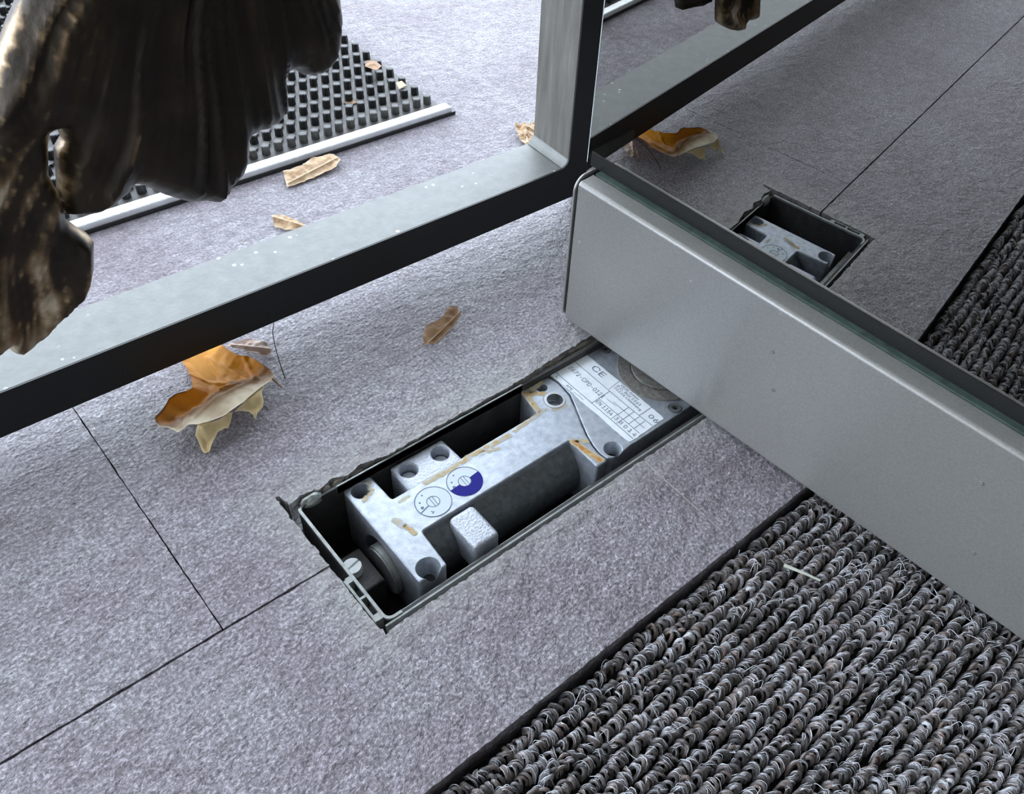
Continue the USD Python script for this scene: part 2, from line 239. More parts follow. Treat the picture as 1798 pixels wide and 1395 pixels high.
rim_clean(tile(-2.2, XL, YJ, YE, 11, (0, JO, J2 * .6, J2)).difference(cut), 0.0)
rim_clean(tile(XL, 3.2, YJ, YE, 12, (J2 * .6, JO, 0, J2)).difference(cut), 0.0)
rim_clean(tile(-2.2, XR, YM, YJ, 13, (0, 0, .0012, JO)).difference(cut), 0.0)
obj('joint_filler', box(XR - .0012, XR + .0012, YM, .484, -.03, -.0006), 'pale_grout', floor)
rim_clean(tile(XR, 3.2, YM, YJ, 14, (.0012, 0, 0, JO)).difference(cut), 0.0)
obj('screed', ext(sg.box(-6, -7, 3.2, 1.2).difference(sg.box(0.226, 0.47, 1.08, 0.75)), -0.30, -0.0705), 'screed', floor)
pav = structure('pavement', 'pale flamed stone paving outside the entrance')
obj('paving_stone', box(-6, 8, YE + J2, 12, -0.3, 0.0), 'paving', pav)
# unseen shell that shades the inside; overhang and left wall added to block sky
tag(obj('shade_ceiling', box(-9, 3.2, -6.7, 6.3, 6.8, 7.3), 'plaster'), kind='structure', label='unseen slab over the entrance, extended outside to block high sky')
tag(obj('wall_back', box(-9, 3.2, -6.9, -6.7, 0, 7.3), 'plaster'), kind='structure', label='wall behind the camera')
tag(obj('shade_wall_left', box(-9.2, -9, -6.7, 1.0, 0, 7.3), 'plaster'), kind='structure', label='unseen wall added left of the entrance to cut side light')
tag(obj('wall_right', box(2.3, 2.6, -6.5, 1.0, 0, 7.3), 'zinc_wall'), kind='structure', label='dark wall beside the opened glass door')

# ---------------------------------------------------------------- fixed frame with its post (beyond the door)
YF, YB, HB, HT = 0.980, 1.079, 0.069, 0.1365
XP0, XP1, XQ0, XQ1 = 0.936, 1.066, 1.585, 1.80
frame = thing('entrance_screen', 'black steel entrance screen with a low bottom rail and upright post', 'door frame', (0, YF, 0))
def corner_open(x0, x1, z0, z1, r):
    return sg.box(x0, z0, x1, z1).buffer(-r).buffer(r, 8)
def upright(poly, y0, y1):
    """An outline in x, z made y0..y1 deep."""
    m = ext(poly, 0, y1 - y0); v, f = scaled(m); return np.c_[v[:, 0], y0 + v[:, 2], v[:, 1]], f[:, ::-1]
def member(poly, name, lab=None):
    obj(name, upright(poly, YF, YF + 0.0035), 'black_paint', frame)
def reveal(poly, name):
    obj(name, upright(poly, YF + 0.0035, YB), 'post_grey' if name == 'post_reveal' else 'grey_reveal', frame, label='streaked brown-grey inner face' if name == 'post_reveal' else 'dusty grey upper face')
ZT = 6.8
fr = sg.box(-2.2, HB, XP1, ZT)
face = sg.box(-2.2, HB, XP1, HT).union(sg.box(XP0, HB, XP1, ZT))
fil = 0.02
k = [(XP0, HT)] + [(XP0 - fil + fil * math.cos(a), HT + fil + fil * math.sin(a)) for a in np.linspace(0, -math.pi / 2, 9)]
fillet = sg.Polygon(k).buffer(1e-5)
rail_p, post_p = sg.box(-2.2, HB, XP0, HT), sg.box(XP0, HB, XP1, ZT)
member(rail_p.union(fillet), 'bottom_rail'); member(post_p, 'post')
k2 = 0.002
reveal(sg.box(-2.2, HB, XP0 - k2, HT - k2 * .5).union(fillet.buffer(-0.0005)), 'rail_reveal'); reveal(sg.box(XP0 - k2 * 0, HB, XP1, ZT), 'post_reveal')
obj('side_rail', upright(sg.box(XP1, HB, XQ0, HT), YF, YB), 'black_paint', frame)
obj('side_post', upright(sg.box(XQ0, 0.0, XQ1, ZT), YF, YB), 'black_paint', frame)
obj('middle_rail', upright(sg.box(-2.2, 3.0, XP0, 3.07), YF, YB), 'black_paint', frame)
obj('left_post', upright(sg.box(-2.3, 0.0, -2.2, ZT), YF, YB), 'black_paint', frame)
obj('post_foot', upright(sg.box(XP0 + .085, 0.0, XP1, HB), YF + 0.03, YB - .02), 'black_paint', frame)

# ---------------------------------------------------------------- the opened glass door
AL = math.radians(5.797663); NX = np.array([math.cos(AL), math.sin(AL), 0]); WX = np.array([-math.sin(AL), math.cos(AL), 0])
def door_space(mesh):
    """Local (depth, along, up) to the scene."""
    v, f = scaled(mesh); return v[:, :1] * NX + v[:, 1:2] * WX + v[:, 2:] * [0, 0, 1.0], f
K0, K1, G0, G1, ZB, ZR, HEEL = 0.8420, 0.9620, 0.8860, 0.9180, 0.012, 0.2795, 0.7065
door = thing('glass_door', 'opened frameless glass door leaf with a wide grey metal bottom rail', 'door', tuple(K0 * NX + 0.6 * WX))
def rail_profile(y0, y1, r):
    prof = sg.box(K0, ZB, K1, ZR).buffer(-r).buffer(r, 6); slot = sg.box(G0 - .012, ZR - .03, G1 + .012, ZR + .1)
    m = ext(prof.difference(slot), 0, y1 - y0); v, f = scaled(m); return np.c_[v[:, 0], y0 + v[:, 2], v[:, 1]], f[:, ::-1]
v, f = rail_profile(-3.0, HEEL - 0.0085, 0.0065)
rail_m = mani((v, f)) if False else None
obj('bottom_rail', door_space((v, f)), 'door_rail_metal', door, smooth=40)
# end cap: a thin plate with rounded corners, a dark slot in front of it
cp = sg.box(K0 - .001, ZB, K1 + .001, ZR + .003).buffer(-0.022).buffer(0.022, 8)
m = ext(cp, 0, 0.0035); v, f = scaled(m); obj('end_cap', door_space((np.c_[v[:, 0], HEEL - 0.0035 + v[:, 2], v[:, 1]], f[:, ::-1])), 'door_rail_metal', door)
m = ext(cp.buffer(-0.006), 0, 0.006); v, f = scaled(m); obj('end_gap', door_space((np.c_[v[:, 0], HEEL - 0.0093 + v[:, 2], v[:, 1]], f[:, ::-1])), 'steel_shade_dark', door, label='dark joint behind the end cap')
obj('seal', door_space(box(G0 - .0115, G0 - .0004, -3.0, HEEL - .012, ZR - .03, ZR + .0035)), 'rubber_seal', door, label='green-black rubber glazing seal')
obj('seal', door_space(box(G1 + .0004, G1 + .0115, -3.0, HEEL - .012, ZR - .03, ZR + .0035)), 'rubber_seal', door)
obj('border_strip', door_space(box(G0 - .0010, G0 - .0001, -3.0, 0.7150, ZR + .003, ZR + .026)), 'black_paint', door, label='black border strip along the foot of the glass')
obj('glass_pane', door_space(box(G0, G1, -3.0, 0.722, ZR - 0.028, 5.6)), 'tinted_glass', door, label='tinted mirroring glass pane')
for g_ in (G0, G1 - .0030):
    obj('glass_edge', door_space(ext([(g_, .7222), (g_ + .0030, .7222), (g_ + .0015, .7248)], ZR + .004, 5.6)), 'glass_edge', door, label='pale polished glass arris')
for s, z in ((0.33, 0.205), (0.31, 0.145), (-0.02, 0.10), (0.02, 0.21)):
    q = m3.Manifold.cylinder(0.0012, 0.0034, 0.0028, 20).rotate([0, -90, 0]).translate([K0 + .0002, s, z]); obj('fixing_plug', door_space(q), 'cover_grey', door, smooth=30)

# ---------------------------------------------------------------- floor spring in its box
ZP = -0.020
spring = thing('floor_spring', 'silver cast floor spring lying uncovered in its floor box', 'door closer', (0.3, 0.62, -0.15))
YC = 0.6215
def prof(p): return sg.Polygon(p).buffer(-0.004).buffer(0.008, 4).buffer(-0.004, 4)
def countersunk(body, x, y, r, rb, depth=0.075):
    return body - cyl(x, y, ZP - 0.028, ZP + .001, rb, r) - cyl(x, y, ZP - depth, ZP + .001, rb * .98)
body_poly = [(0.3068, 0.5284), (0.3500, 0.5284), (0.3540, 0.5925), (0.6197, 0.5925), (0.6197, 0.5284), (0.638, 0.5284), (0.641, 0.532), (0.6387, 0.5461), (0.6407, 0.5626), (0.6473, 0.5845), (0.6579, 0.6097), (0.6702, 0.6374), (0.6813, 0.664), (0.6840, 0.6948), (0.6800, 0.7155), (0.6230, 0.7155), (0.6160, 0.6652), (0.3520, 0.6620), (0.3505, 0.7155), (0.3068, 0.7155)]
body = bevelled(prof(body_poly), -0.135, ZP, 0.0022)
for x, y, r, rb in ((0.3263, 0.700, .0135, .0105), (0.3280, 0.5400, .0170, .0085), (0.656, 0.7030, .0095, .007)): body = countersunk(body, x, y, r, rb)
body = body - cyl(0.6553, 0.6696, ZP - .02, ZP + .01, 0.0175) - cyl(0.6553, 0.6696, ZP - .09, ZP + .01, 0.0085)
body = body - m3.Manifold.cylinder(0.03, 0.047, 0.047, 48).rotate([0, 90, 0]).translate([0.300, 0.6185, -0.088])
bd = obj('body', body, 'cast_aluminium', spring)
for x, y, rb, z in ((0.3263, 0.700, .0103, .030), (0.3280, 0.5400, .0083, .029), (0.656, 0.7030, .0068, .030), (0.6553, 0.6696, .0083, .026)): obj('hole_shade', cyl(x, y, ZP - z - .004, ZP - z, rb, n=24), 'steel_shade_dark', bd, label='dark disc painting the shade at the hole bottom')  # dark discs put the shade of the holes into colour
obj('plug_ring', (cyl(0.6553, 0.6696, ZP - .016, ZP + .0012, 0.0172) - cyl(0.6553, 0.6696, ZP - .03, ZP + .01, 0.0128)), 'steel_bright', bd, label='bright steel ring', smooth=30)
ear = bevelled(prof([(0.3804, 0.6560), (0.4734, 0.6560), (0.4706, 0.7125), (0.3804, 0.7125)]), -0.11, ZP - .001, 0.006)
for x, y in ((0.399, 0.6919), (0.4523, 0.6895)): ear = ear - cyl(x, y, ZP - .06, ZP + .01, 0.0132) - cyl(x, y, ZP - .004, ZP + .01, 0.0140, 0.0156)
obj('valve_block', ear, 'rough_aluminium', spring)
for x, y in ((0.399, 0.6919), (0.4523, 0.6895)):
    s_ = cyl(x, y, ZP - .056, ZP - .020, 0.0105) - mani(box(x - .0016, x + .0016, y - .02, y + .02, ZP - .028, ZP)); s_ = s_.translate([-x, -y, 0]).rotate([0, 0, 60]).translate([x, y, 0])
    obj('valve_screw', s_, 'steel_bright', spring, label='slotted screw deep in its hole')
boss = rbox(0.3941, 0.4365, 0.5256, 0.5900, -0.085, ZP - 0.002, 0.007)
obj('boss', boss, 'rough_aluminium', spring, smooth=30, label='rough square boss on the cylinder')
def xcyl(x0, x1, y, z, r, n=56): return m3.Manifold.cylinder(x1 - x0, r, r, n).rotate([0, 90, 0]).translate([x0, y, z])
cylm = xcyl(0.335, 0.69, YC + .004, -0.088, 0.0660)
obj('cylinder', cylm, 'dark_cylinder', spring, smooth=40)
obj('piston_cap', xcyl(0.3000, 0.318, 0.6120, -0.090, 0.0390) + xcyl(0.2975, 0.31, 0.6120, -0.090, 0.0365), 'galvanised', spring, smooth=40, label='round grey end cap')
# cover plate, its print and screws
plate_poly = [(0.6420, 0.5318), (0.6500, 0.5270), (0.6641, 0.5262), (0.6886, 0.5290), (0.70, 0.5284), (0.98, 0.5284), (0.98, 0.7170), (0.6830, 0.7170), (0.6858, 0.6948), (0.6831, 0.664), (0.6720, 0.6374), (0.6597, 0.6097), (0.6491, 0.5845), (0.6425, 0.5626), (0.6405, 0.5461)]
plate = bevelled(sg.Polygon(plate_poly), -0.13, ZP + .0005, 0.0012)
plate = plate - cyl(0.6613, 0.5400, ZP - .05, ZP + .01, 0.008) - cyl(0.6613, 0.5400, ZP - .02, ZP + .001, 0.008, 0.0145)
for x, y in ((0.7985, 0.5412), (0.7985, 0.7080)): plate = plate - cyl(x, y, ZP - .02, ZP + .01, 0.0112)
pl = obj('cover_plate', plate, 'cast_aluminium', spring); obj('hole_shade', cyl(0.6613, 0.5400, ZP - .026, ZP - .0215, .0079, n=24), 'steel_shade_dark', pl)  # its dark disc paints the shade down the plate hole
zs = ZP + .0012
stk = sg.Polygon([(0.6853, 0.7165), (0.7640, 0.7165), (0.7690, 0.5360), (0.6910, 0.5331), (0.6885, 0.5550), (0.6888, 0.60), (0.6862, 0.6400), (0.6880, 0.665)])
stk = sg.Polygon(rag(list(stk.exterior.coords)[:-1], 0.006, 0.0004, 5)).buffer(0)
obj('type_label', ext(stk, ZP + .0004, zs), 'sticker', spring, label='pale blue-white printed type label')
pr = []
def line(x0, y0, x1, y1, w=0.0009): pr.append(ext(bar2(x0, y0, x1, y1, w), zs, zs + .0003))
def text(t, x, y, h, bold=False, width=None):
    m = meshkit.text_mesh(t, h, 0.0003, bold)
    if width: b = m.bounds; m.apply_scale([width / (b[1, 0] - b[0, 0]), 1, 1])
    v = np.array(m.vertices); m.vertices = np.c_[x + v[:, 1], y - v[:, 0], zs + v[:, 2]]     # reads towards -y, capitals point to +x
    pr.append(m)
line(0.7366, 0.7155, 0.7390, 0.5850); line(0.7390, 0.5850, 0.7420, 0.5365); line(0.6955, 0.7155, 0.6995, 0.5350); line(0.6965, 0.6290, 0.7380, 0.6310); line(0.7130, 0.6300, 0.7150, 0.5380); line(0.7400, 0.6350, 0.7690, 0.6385, .0006)
for yy in (0.586, 0.574, 0.5615, 0.5495): line(0.7150, yy, 0.7390, yy + .001)
line(0.7000, 0.586, 0.7150, 0.587); line(0.7000, 0.574, 0.7150, 0.5745); line(0.7270, 0.6100, 0.7285, 0.5400); line(0.7400, 0.5640, 0.7680, 0.5650); line(0.6905, 0.664, 0.6912, 0.642, .0006); line(0.7230, .622, .7245, .600, .0006)
text('CE', 0.7480, 0.6895, 0.0115, width=0.0275); text('0672-CPD-0121', 0.7175, 0.7105, 0.0080, width=0.083); text('EN 1154', 0.7035, 0.6285, 0.0072, width=0.037); text('3 8', 0.7035, 0.5845, 0.0072, width=0.016)
text('0 1 4', 0.7035, 0.5640, 0.0072, width=0.026); text('06', 0.7500, 0.5560, 0.0085, width=0.0185); text('L', 0.6888, 0.708, 0.0050, True); text('APE', 0.6885, 0.6830, 0.0050, width=0.014)
text('GEZE GmbH', 0.7608, 0.6300, 0.0045, width=0.040); text('P.O. Box 1363', 0.7545, 0.6330, 0.0045, width=0.054); text('71226 Leonberg', 0.7480, 0.6330, 0.0045, width=0.062)
obj('label_print', trimesh.util.concatenate(pr), 'print_grey', spring, label='dark grey printed lettering and table lines')
for x, y in ((0.7985, 0.5412), (0.7985, 0.7080)):
    sc = cyl(x, y, ZP - .012, ZP + .0022, 0.0108, 0.0098) - m3.Manifold.batch_hull([cyl(x + .0036 * math.cos(a), y + .0036 * math.sin(a), ZP - .004, ZP + .01, 0.0012, n=10) for a in np.arange(6) * math.pi / 3])
    so_ = obj('screw', sc, 'screw_steel', spring, smooth=30); obj('socket_shade', cyl(x, y, ZP - .0042, ZP - .0036, 0.0046, n=12), 'steel_shade_dark', so_)  # dark disc stands for shade on the socket floor
obj('spindle_seal', cyl(0.8390, 0.6180, ZP - .001, ZP + .0035, 0.0715, 0.0703, 72) - cyl(0.8390, 0.6180, ZP - .01, ZP + .02, 0.050, n=72), 'cover_grey', spring, smooth=30, label='grey ring around the door spindle')
obj('spindle', cyl(0.8390, 0.6180, ZP - .001, ZP + .007, 0.0485, 0.047, 72), 'cover_grey', spring, smooth=30)
# dials
for x, y, blue, ang in ((0.3943, 0.6240, False, 205), (0.4496, 0.6262, True, 25)):
    z = ZP + .0004; rd = 0.0262
    d = obj('dial', ext(sg.Point(x, y).buffer(rd, 20), ZP - .0004, z), 'dial_paper', spring, label='white and blue adjusting dial' if blue else 'plain white adjusting dial')
    g = [ring(x, y, rd - .0011, rd), ring(x, y, .0086, .0095)]
    for o in (-.0019, .0026): g.append(bar2(x + o, y - .0084, x + o + .0006, y + .0084, .0008))
    if not blue: g.append(bar2(x - .0095, y - .0022, x - rd * .97, y - .0066, .0016))
    for a, q in ((110, .019), (150, .0185), (180, .018)): g.append(sg.Point(x + q * math.cos(math.radians(a)), y + q * math.sin(math.radians(a))).buffer(.0013 if a < 170 else .0024, 3))
    g += [bar2(x - .0125, y - .0165, x - .0085, y - .0145, .0012), bar2(x - .0105, y - .0155, x - .0115, y - .0120, .0012)]
    obj('dial_print', ext(so.unary_union(g), z, z + .0003), 'dial_ink', d)
    if blue:
        aa = np.radians(np.linspace(-176, 6, 40)); s_ = sg.Polygon([(x + rd * math.cos(a), y + rd * math.sin(a)) for a in aa] + [(x + .0096 * math.cos(a), y + .0096 * math.sin(a)) for a in aa[::-1]])
        obj('blue_sector', ext(s_, z, z + .00035), 'blue_ink', d, label='blue printed sector')
# rust stains: films that follow the casting's top
def stain(path, w, seed, core=1.0, z=ZP + .0006):
    w *= 1.35
    p = sg.LineString(path).buffer(w) if len(path) > 1 else sg.Point(path[0]).buffer(w)
    v, t, d, n = sheet(list(p.exterior.coords)[:-1], w / 4); vert_tone = np.clip(d / (w * .75), 0, 1) * core
    obj('rust_stain', (np.c_[v, np.full(len(v), z)], t), 'rust', spring, vert_tone=vert_tone, label='yellow-brown rust stain')
stain([(0.405, 0.657), (0.45, 0.6555), (0.49, 0.658), (0.53, 0.656), (0.555, 0.655)], 0.0072, 1, 0.95)
stain([(0.50, 0.652), (0.525, 0.645)], 0.006, 2, 0.9); stain([(0.565, 0.6575), (0.60, 0.660), (0.63, 0.664)], 0.006, 21, 0.86)
stain([(0.620, 0.668), (0.627, 0.709), (0.650, 0.690)], 0.007, 3, 1.05); stain([(0.636, 0.706), (0.662, 0.712)], 0.009, 4, 0.85)
stain([(0.640, 0.655), (0.662, 0.650)], 0.007, 5, 0.85)
stain([(0.623, 0.588), (0.626, 0.560), (0.632, 0.536)], 0.0072, 6, 1.3); stain([(0.628, 0.585), (0.640, 0.575)], 0.006, 7, 1.0)
stain([(0.342, 0.613), (0.345, 0.596)], 0.006, 8, 1.05); stain([(0.336, 0.630), (0.340, 0.616)], 0.008, 9, 0.85); stain([(0.322, 0.683), (0.338, 0.690), (0.342, 0.704)], 0.007, 10, 0.82); stain([(0.358, 0.652), (0.372, 0.652)], 0.005, 22, 0.9)

fbox = thing('floor_box', 'dark steel floor box set in the stone around the floor spring', 'box', (0.3, 0.62, -0.25))
X0, X1, Y0, Y1 = 0.2395, 1.06, 0.4985, 0.7005
Y1 = 0.7185; WT = 0.004
def wall_strip(poly, z0, z1, name, mt, lab=None): obj(name, ext(poly, z0, z1), mt, fbox, label=lab)
wall_strip(sg.box(X0, Y0, X1, Y1), -0.170, -0.165, 'box_floor', 'box_inside')
rimw = sg.box(X0, Y0, X1, Y1).buffer(0.0); outer = rimw.buffer(-.012).buffer(.012, 6); inner = outer.buffer(-WT)
wall_strip(outer.difference(inner), -0.165, -0.006, 'box_wall', 'box_inside')
r3 = outer.buffer(.0004).difference(outer.buffer(-.0036)).intersection(sg.box(0, Y0 - .01, .262, .712)); wall_strip(r3, -0.0065, -0.0020, 'rim', 'galvanised', 'thin pale worn metal rim')
wall_strip(sg.box(0.236, Y0 - .0040, X1, Y0 - .0014), -0.09, -0.0035, 'long_rim', 'galvanised', 'long pale metal rim')
wall_strip(sg.box(0.250, Y0 + .0015, 0.60, Y0 + .022), -0.075, -0.040, 'ledge', 'galvanised', 'galvanised ledge along the box')
wall_strip(sg.box(0.300, .7145, 0.625, .7165), -0.02, -0.004, 'long_rim', 'galvanised')
wall_strip(sg.box(0.640, .7210, 1.05, .7245).difference(sg.box(0, 0, .1, .1)), -0.09, -0.010, 'long_rim', 'cover_grey')
for y0, y1 in ((0.500, 0.531), (0.534, 0.570)): pass
wall_strip(sg.box(0.2285, 0.507, 0.2318, 0.580), -0.05, -0.002, 'outer_rim', 'galvanised', 'thin outer strip of the rim'); wall_strip(sg.box(0.2318, 0.544, 0.2395, 0.5475), -0.03, -0.002, 'rim_tab', 'galvanised'); wall_strip(sg.box(0.2318, 0.5065, 0.2395, 0.5165), -0.03, -0.002, 'rim_tab', 'galvanised'); wall_strip(sg.box(0.2318, 0.573, 0.2395, 0.582), -0.03, -0.002, 'rim_tab', 'galvanised')
obj('bottom_bracket', bevelled(sg.box(0.2445, 0.590, 0.290, 0.655), -0.165, -0.074, .003), 'box_inside', fbox)
SX, SY = 0.2640, 0.6285
sc = cyl(SX, SY, -0.080, -0.062, 0.0145, 0.0125) - mani(box(-.0018, .0018, -.03, .03, -0.067, -0.05)).rotate([0, 0, -78]).translate([SX, SY, 0])
obj('slotted_screw', sc, 'screw_glare_white', fbox, label='slotted screw in the box bottom, sky reflection put in its white')
# broken bits of mortar and bent sheet along the far edge of the cut
for i, (x, y, z, sx, sy, sz, mt) in enumerate(((0.2640, 0.7195, -.010, .017, .0085, .010, 'galvanised'), (0.2880, 0.7235, -.012, .007, .006, .009, 'mortar_dust'), (0.3080, 0.7245, -.010, .012, .005, .007, 'mortar_dust'), (0.335, 0.7235, -.012, .014, .005, .006, 'mortar_dust'), (0.70, 0.7290, -.012, .030, .0045, .006, 'mortar_dust'), (0.765, 0.7300, -.010, .034, .004, .006, 'mortar_dust'), (0.64, 0.7225, -.012, .03, .0035, .005, 'mortar_dust'))):
    m = trimesh.creation.icosphere(3); v = m.vertices * (0.7 + 0.6 * meshkit.fbm(m.vertices * 1.6 + i * 7, 3)[:, None]) * [sx, sy, sz] + [x, y, z]
    obj('mortar_crumb', (v, m.faces), mt, fbox, smooth=True, **({'label': 'bent scrap of bright metal'} if mt == 'galvanised' else {}))

# ---------------------------------------------------------------- loop pile mat inside
MX0, MX1, MY1, MY0 = -0.26, 2.2, 0.2925, -0.62
cmat = thing('entrance_mat', 'dark brown-grey ribbed loop pile entrance mat let into the floor', 'doormat', (0.9, 0, -.0705))
obj('backing', box(MX0 - .4, MX1, MY0 - .6, MY1 - .002, -0.07, -0.034), 'pile_backing', cmat)
pitch, lp = 0.0182, 0.0046
ys = np.arange(MY1 - 0.0095, MY0, -pitch); allv, allf, curves, tone = [], [], [], []
SEG, SID = 8, 6
ph = np.linspace(-0.12, 1.12, SEG + 1) * math.pi; sa = np.arange(SID) * 2 * math.pi / SID
fi = []
for i in range(SEG):
    for j in range(SID):
        a, b = i * SID + j, i * SID + (j + 1) % SID; fi += [[a, b, a + SID], [b, b + SID, a + SID]]
fi = np.array(fi)
for y in ys:
    # only where the camera or the glass can show it
    x0 = MX0 if y > .05 else max(MX0, 0.04 + (MY1 - y) * 0.75); xs = np.arange(x0, MX1 if y > -.1 else 1.4, lp); n = len(xs)
    x = xs + rng.normal(0, .0009, n); yy = y + rng.normal(0, .0013, n) + 0.0016 * np.sin(xs * 43 + y * 90)
    w = 0.0064 * rng.uniform(.75, 1.2, n); h = 0.0150 * rng.uniform(.7, 1.12, n); wob = meshkit.noise(np.c_[xs * 60, np.full(n, y * 70), np.zeros(n)], 5) - .5; yaw = 0.3 + wob * 1.6 + rng.normal(0, .3, n); lean = rng.normal(0.2, .4, n); h = h * (1 + .5 * (meshkit.noise(np.c_[xs * 45, np.full(n, y * 70), np.ones(n)], 6) - .5)); rr = 0.0025 * rng.uniform(.75, 1.15, n)
    c, s = np.cos(ph), np.sin(ph)
    lx = np.zeros((n, SEG + 1)) + lean[:, None] * h[:, None] * np.maximum(s, 0) * .5; ly = w[:, None] * c; lz = h[:, None] * s
    cy, sy = np.cos(yaw)[:, None], np.sin(yaw)[:, None]
    P = np.stack([x[:, None] + lx * cy - ly * sy, yy[:, None] + lx * sy + ly * cy, -0.0245 + lz], -1)
    T = np.gradient(P, axis=1); T /= np.linalg.norm(T, axis=-1, keepdims=True)
    A = np.stack([cy, sy, np.zeros_like(cy)], -1) * np.ones_like(T); B = np.cross(T, A)
    B /= np.linalg.norm(B, axis=-1, keepdims=True); A = np.cross(B, T)
    rad = rr[:, None] * (1 + 0.0 * s)
    V = P[:, :, None] + rad[:, :, None, None] * (A[:, :, None] * np.cos(sa)[None, None, :, None] + B[:, :, None] * np.sin(sa)[None, None, :, None])
    base = sum(len(q) for q in allv); V = V.reshape(n, -1, 3); tone.append(np.repeat(np.clip(rng.random(n) * .75 + .5 * (meshkit.noise(np.c_[xs * 30, np.full(n, y * 25), np.zeros(n)], 8) - .25), 0, 1), V.shape[1]))
    allv.append(V.reshape(-1, 3)); allf.append((fi[None] + (base + np.arange(n) * V.shape[1])[:, None, None]).reshape(-1, 3))
    near = np.where((x < 1.02) & (y > -.25))[0]
    for k in near:
        for q in range(rng.integers(0, 4)):
            off = rng.normal(0, .0007, (1, 3)) + A[k, 3] * rng.uniform(-1, 1) * rr[k]; g = P[k, 1:-1] + (P[k, 1:-1] - P[k].mean(0)) * rng.uniform(.12, .40) + off + rng.normal(0, .0005, (SEG - 1, 3))
            curves.append(g)
    for k in near[rng.random(len(near)) < .05]:
        g0 = P[k, 4]; t = np.linspace(0, 1, 7)[:, None]; dirn = rng.normal(0, 1, 3); dirn[2] = abs(dirn[2]) * .3
        curves.append(g0 + t * dirn * .011 + np.sin(t * 3.1) * np.array([0, 0, .006]) + np.sin(t * rng.uniform(3, 7)) * rng.normal(0, .004, 3))
obj('loop_pile', (np.vstack(allv), np.vstack(allf)), 'loop_yarn', cmat, vert_tone=np.concatenate(tone), kind='stuff', label='rows of brown, grey and black yarn loops')
def curve_prim(name, parent, pts, width, material, **kw):
    path = numbered((str(parent.GetPath()) if parent else '/World') + '/' + name); o = np.array(ORIGIN.get(str(parent.GetPath()) if parent else '', (0, 0, 0)), float)
    c = UsdGeom.BasisCurves.Define(stage, path); c.CreateTypeAttr('linear'); P = np.vstack(pts)
    c.CreatePointsAttr(Vt.Vec3fArray.FromNumpy(((P - o) * S).astype(np.float32))); c.CreateCurveVertexCountsAttr(Vt.IntArray.FromNumpy(np.array([len(p) for p in pts], np.int32)))
    c.CreateWidthsAttr(Vt.FloatArray.FromNumpy(np.full(len(P), width * S, np.float32))); c.SetWidthsInterpolation('vertex')
    UsdShade.MaterialBindingAPI.Apply(c.GetPrim()).Bind(LOOK[material]); return tag(c.GetPrim(), **kw)
curve_prim('loose_fibres', cmat, curves, 0.0006, 'fibre', kind='stuff', label='fine pale fibres on the loops')

# ---------------------------------------------------------------- studded rubber mat outside
rmat = thing('rubber_mat', 'black studded rubber scraper mat with a bright metal edging strip outside', 'doormat', (0.5, 1.45, 0))
RX = 0.985
obj('mat_base', ext([(-1.2, 1.4490), (RX, 1.4490), (RX - .03, 2.95), (-1.2, 2.95)], 0.0005, 0.014), 'rubber_worn', rmat)
st = bevelled(sg.box(-1.2, 1.4230, 1.0000, 1.4470), 0.0060, 0.0185, 0.003)
obj('edging_strip', st, 'alu_strip', rmat, smooth=30, label='bright aluminium edging strip')
obj('strip_gasket', box(-1.2, 1.0075, 1.4205, 1.4250, 0.0005, 0.0075), 'rubber', rmat, label='black strip under the edging')
pu, pv, cells = 0.0262, 0.0227, []
for j in range(62):
    y = 1.4690 + j * pv
    for i in range(84):
        x = RX - 0.0155 - (0.0131 if j % 2 else 0) - i * pu - .02 * (y - 1.45)
        if x > -1.15: cells.append((x, y, j % 2))
cells = np.array(cells); seen = np.hypot((cells[:, 0] - 0.78) * .8, (cells[:, 1] - 1.60) * 1.35); order = np.argsort(seen)
hexa = [m3.Manifold.cylinder(0.0175, 0.0085, 0.0078, 8).rotate([0, 0, a]).translate([0, 0, .0135]) + m3.Manifold.cylinder(0.0012, 0.0078, 0.0060, 8).rotate([0, 0, a]).translate([0, 0, .0310]) for a in (0, 22)]
hexa += [m3.Manifold.cylinder(0.0065, 0.0080, 0.0074, 8).rotate([0, 0, a]).translate([0, 0, .0135]) for a in (0, 22)]
hv = [scaled(h) for h in hexa]; rest_v, rest_f, nb = [], [], 0
for k, c in enumerate(order):
    x, y, low = cells[c]; v, f = hv[c % 2 + 2 * int(low)]; v = v + [x + rng.normal(0, .0005), y + rng.normal(0, .0005), -abs(rng.normal(0, .0006))]
    if k < 300: obj('low_stud' if low else 'stud', (v, f), 'rubber_worn' if y < 1.50 or low else 'rubber', rmat)
    else: rest_v.append(v); rest_f.append(f + nb); nb += len(v)
obj('far_studs', (np.vstack(rest_v), np.vstack(rest_f)), 'rubber', rmat, kind='stuff')

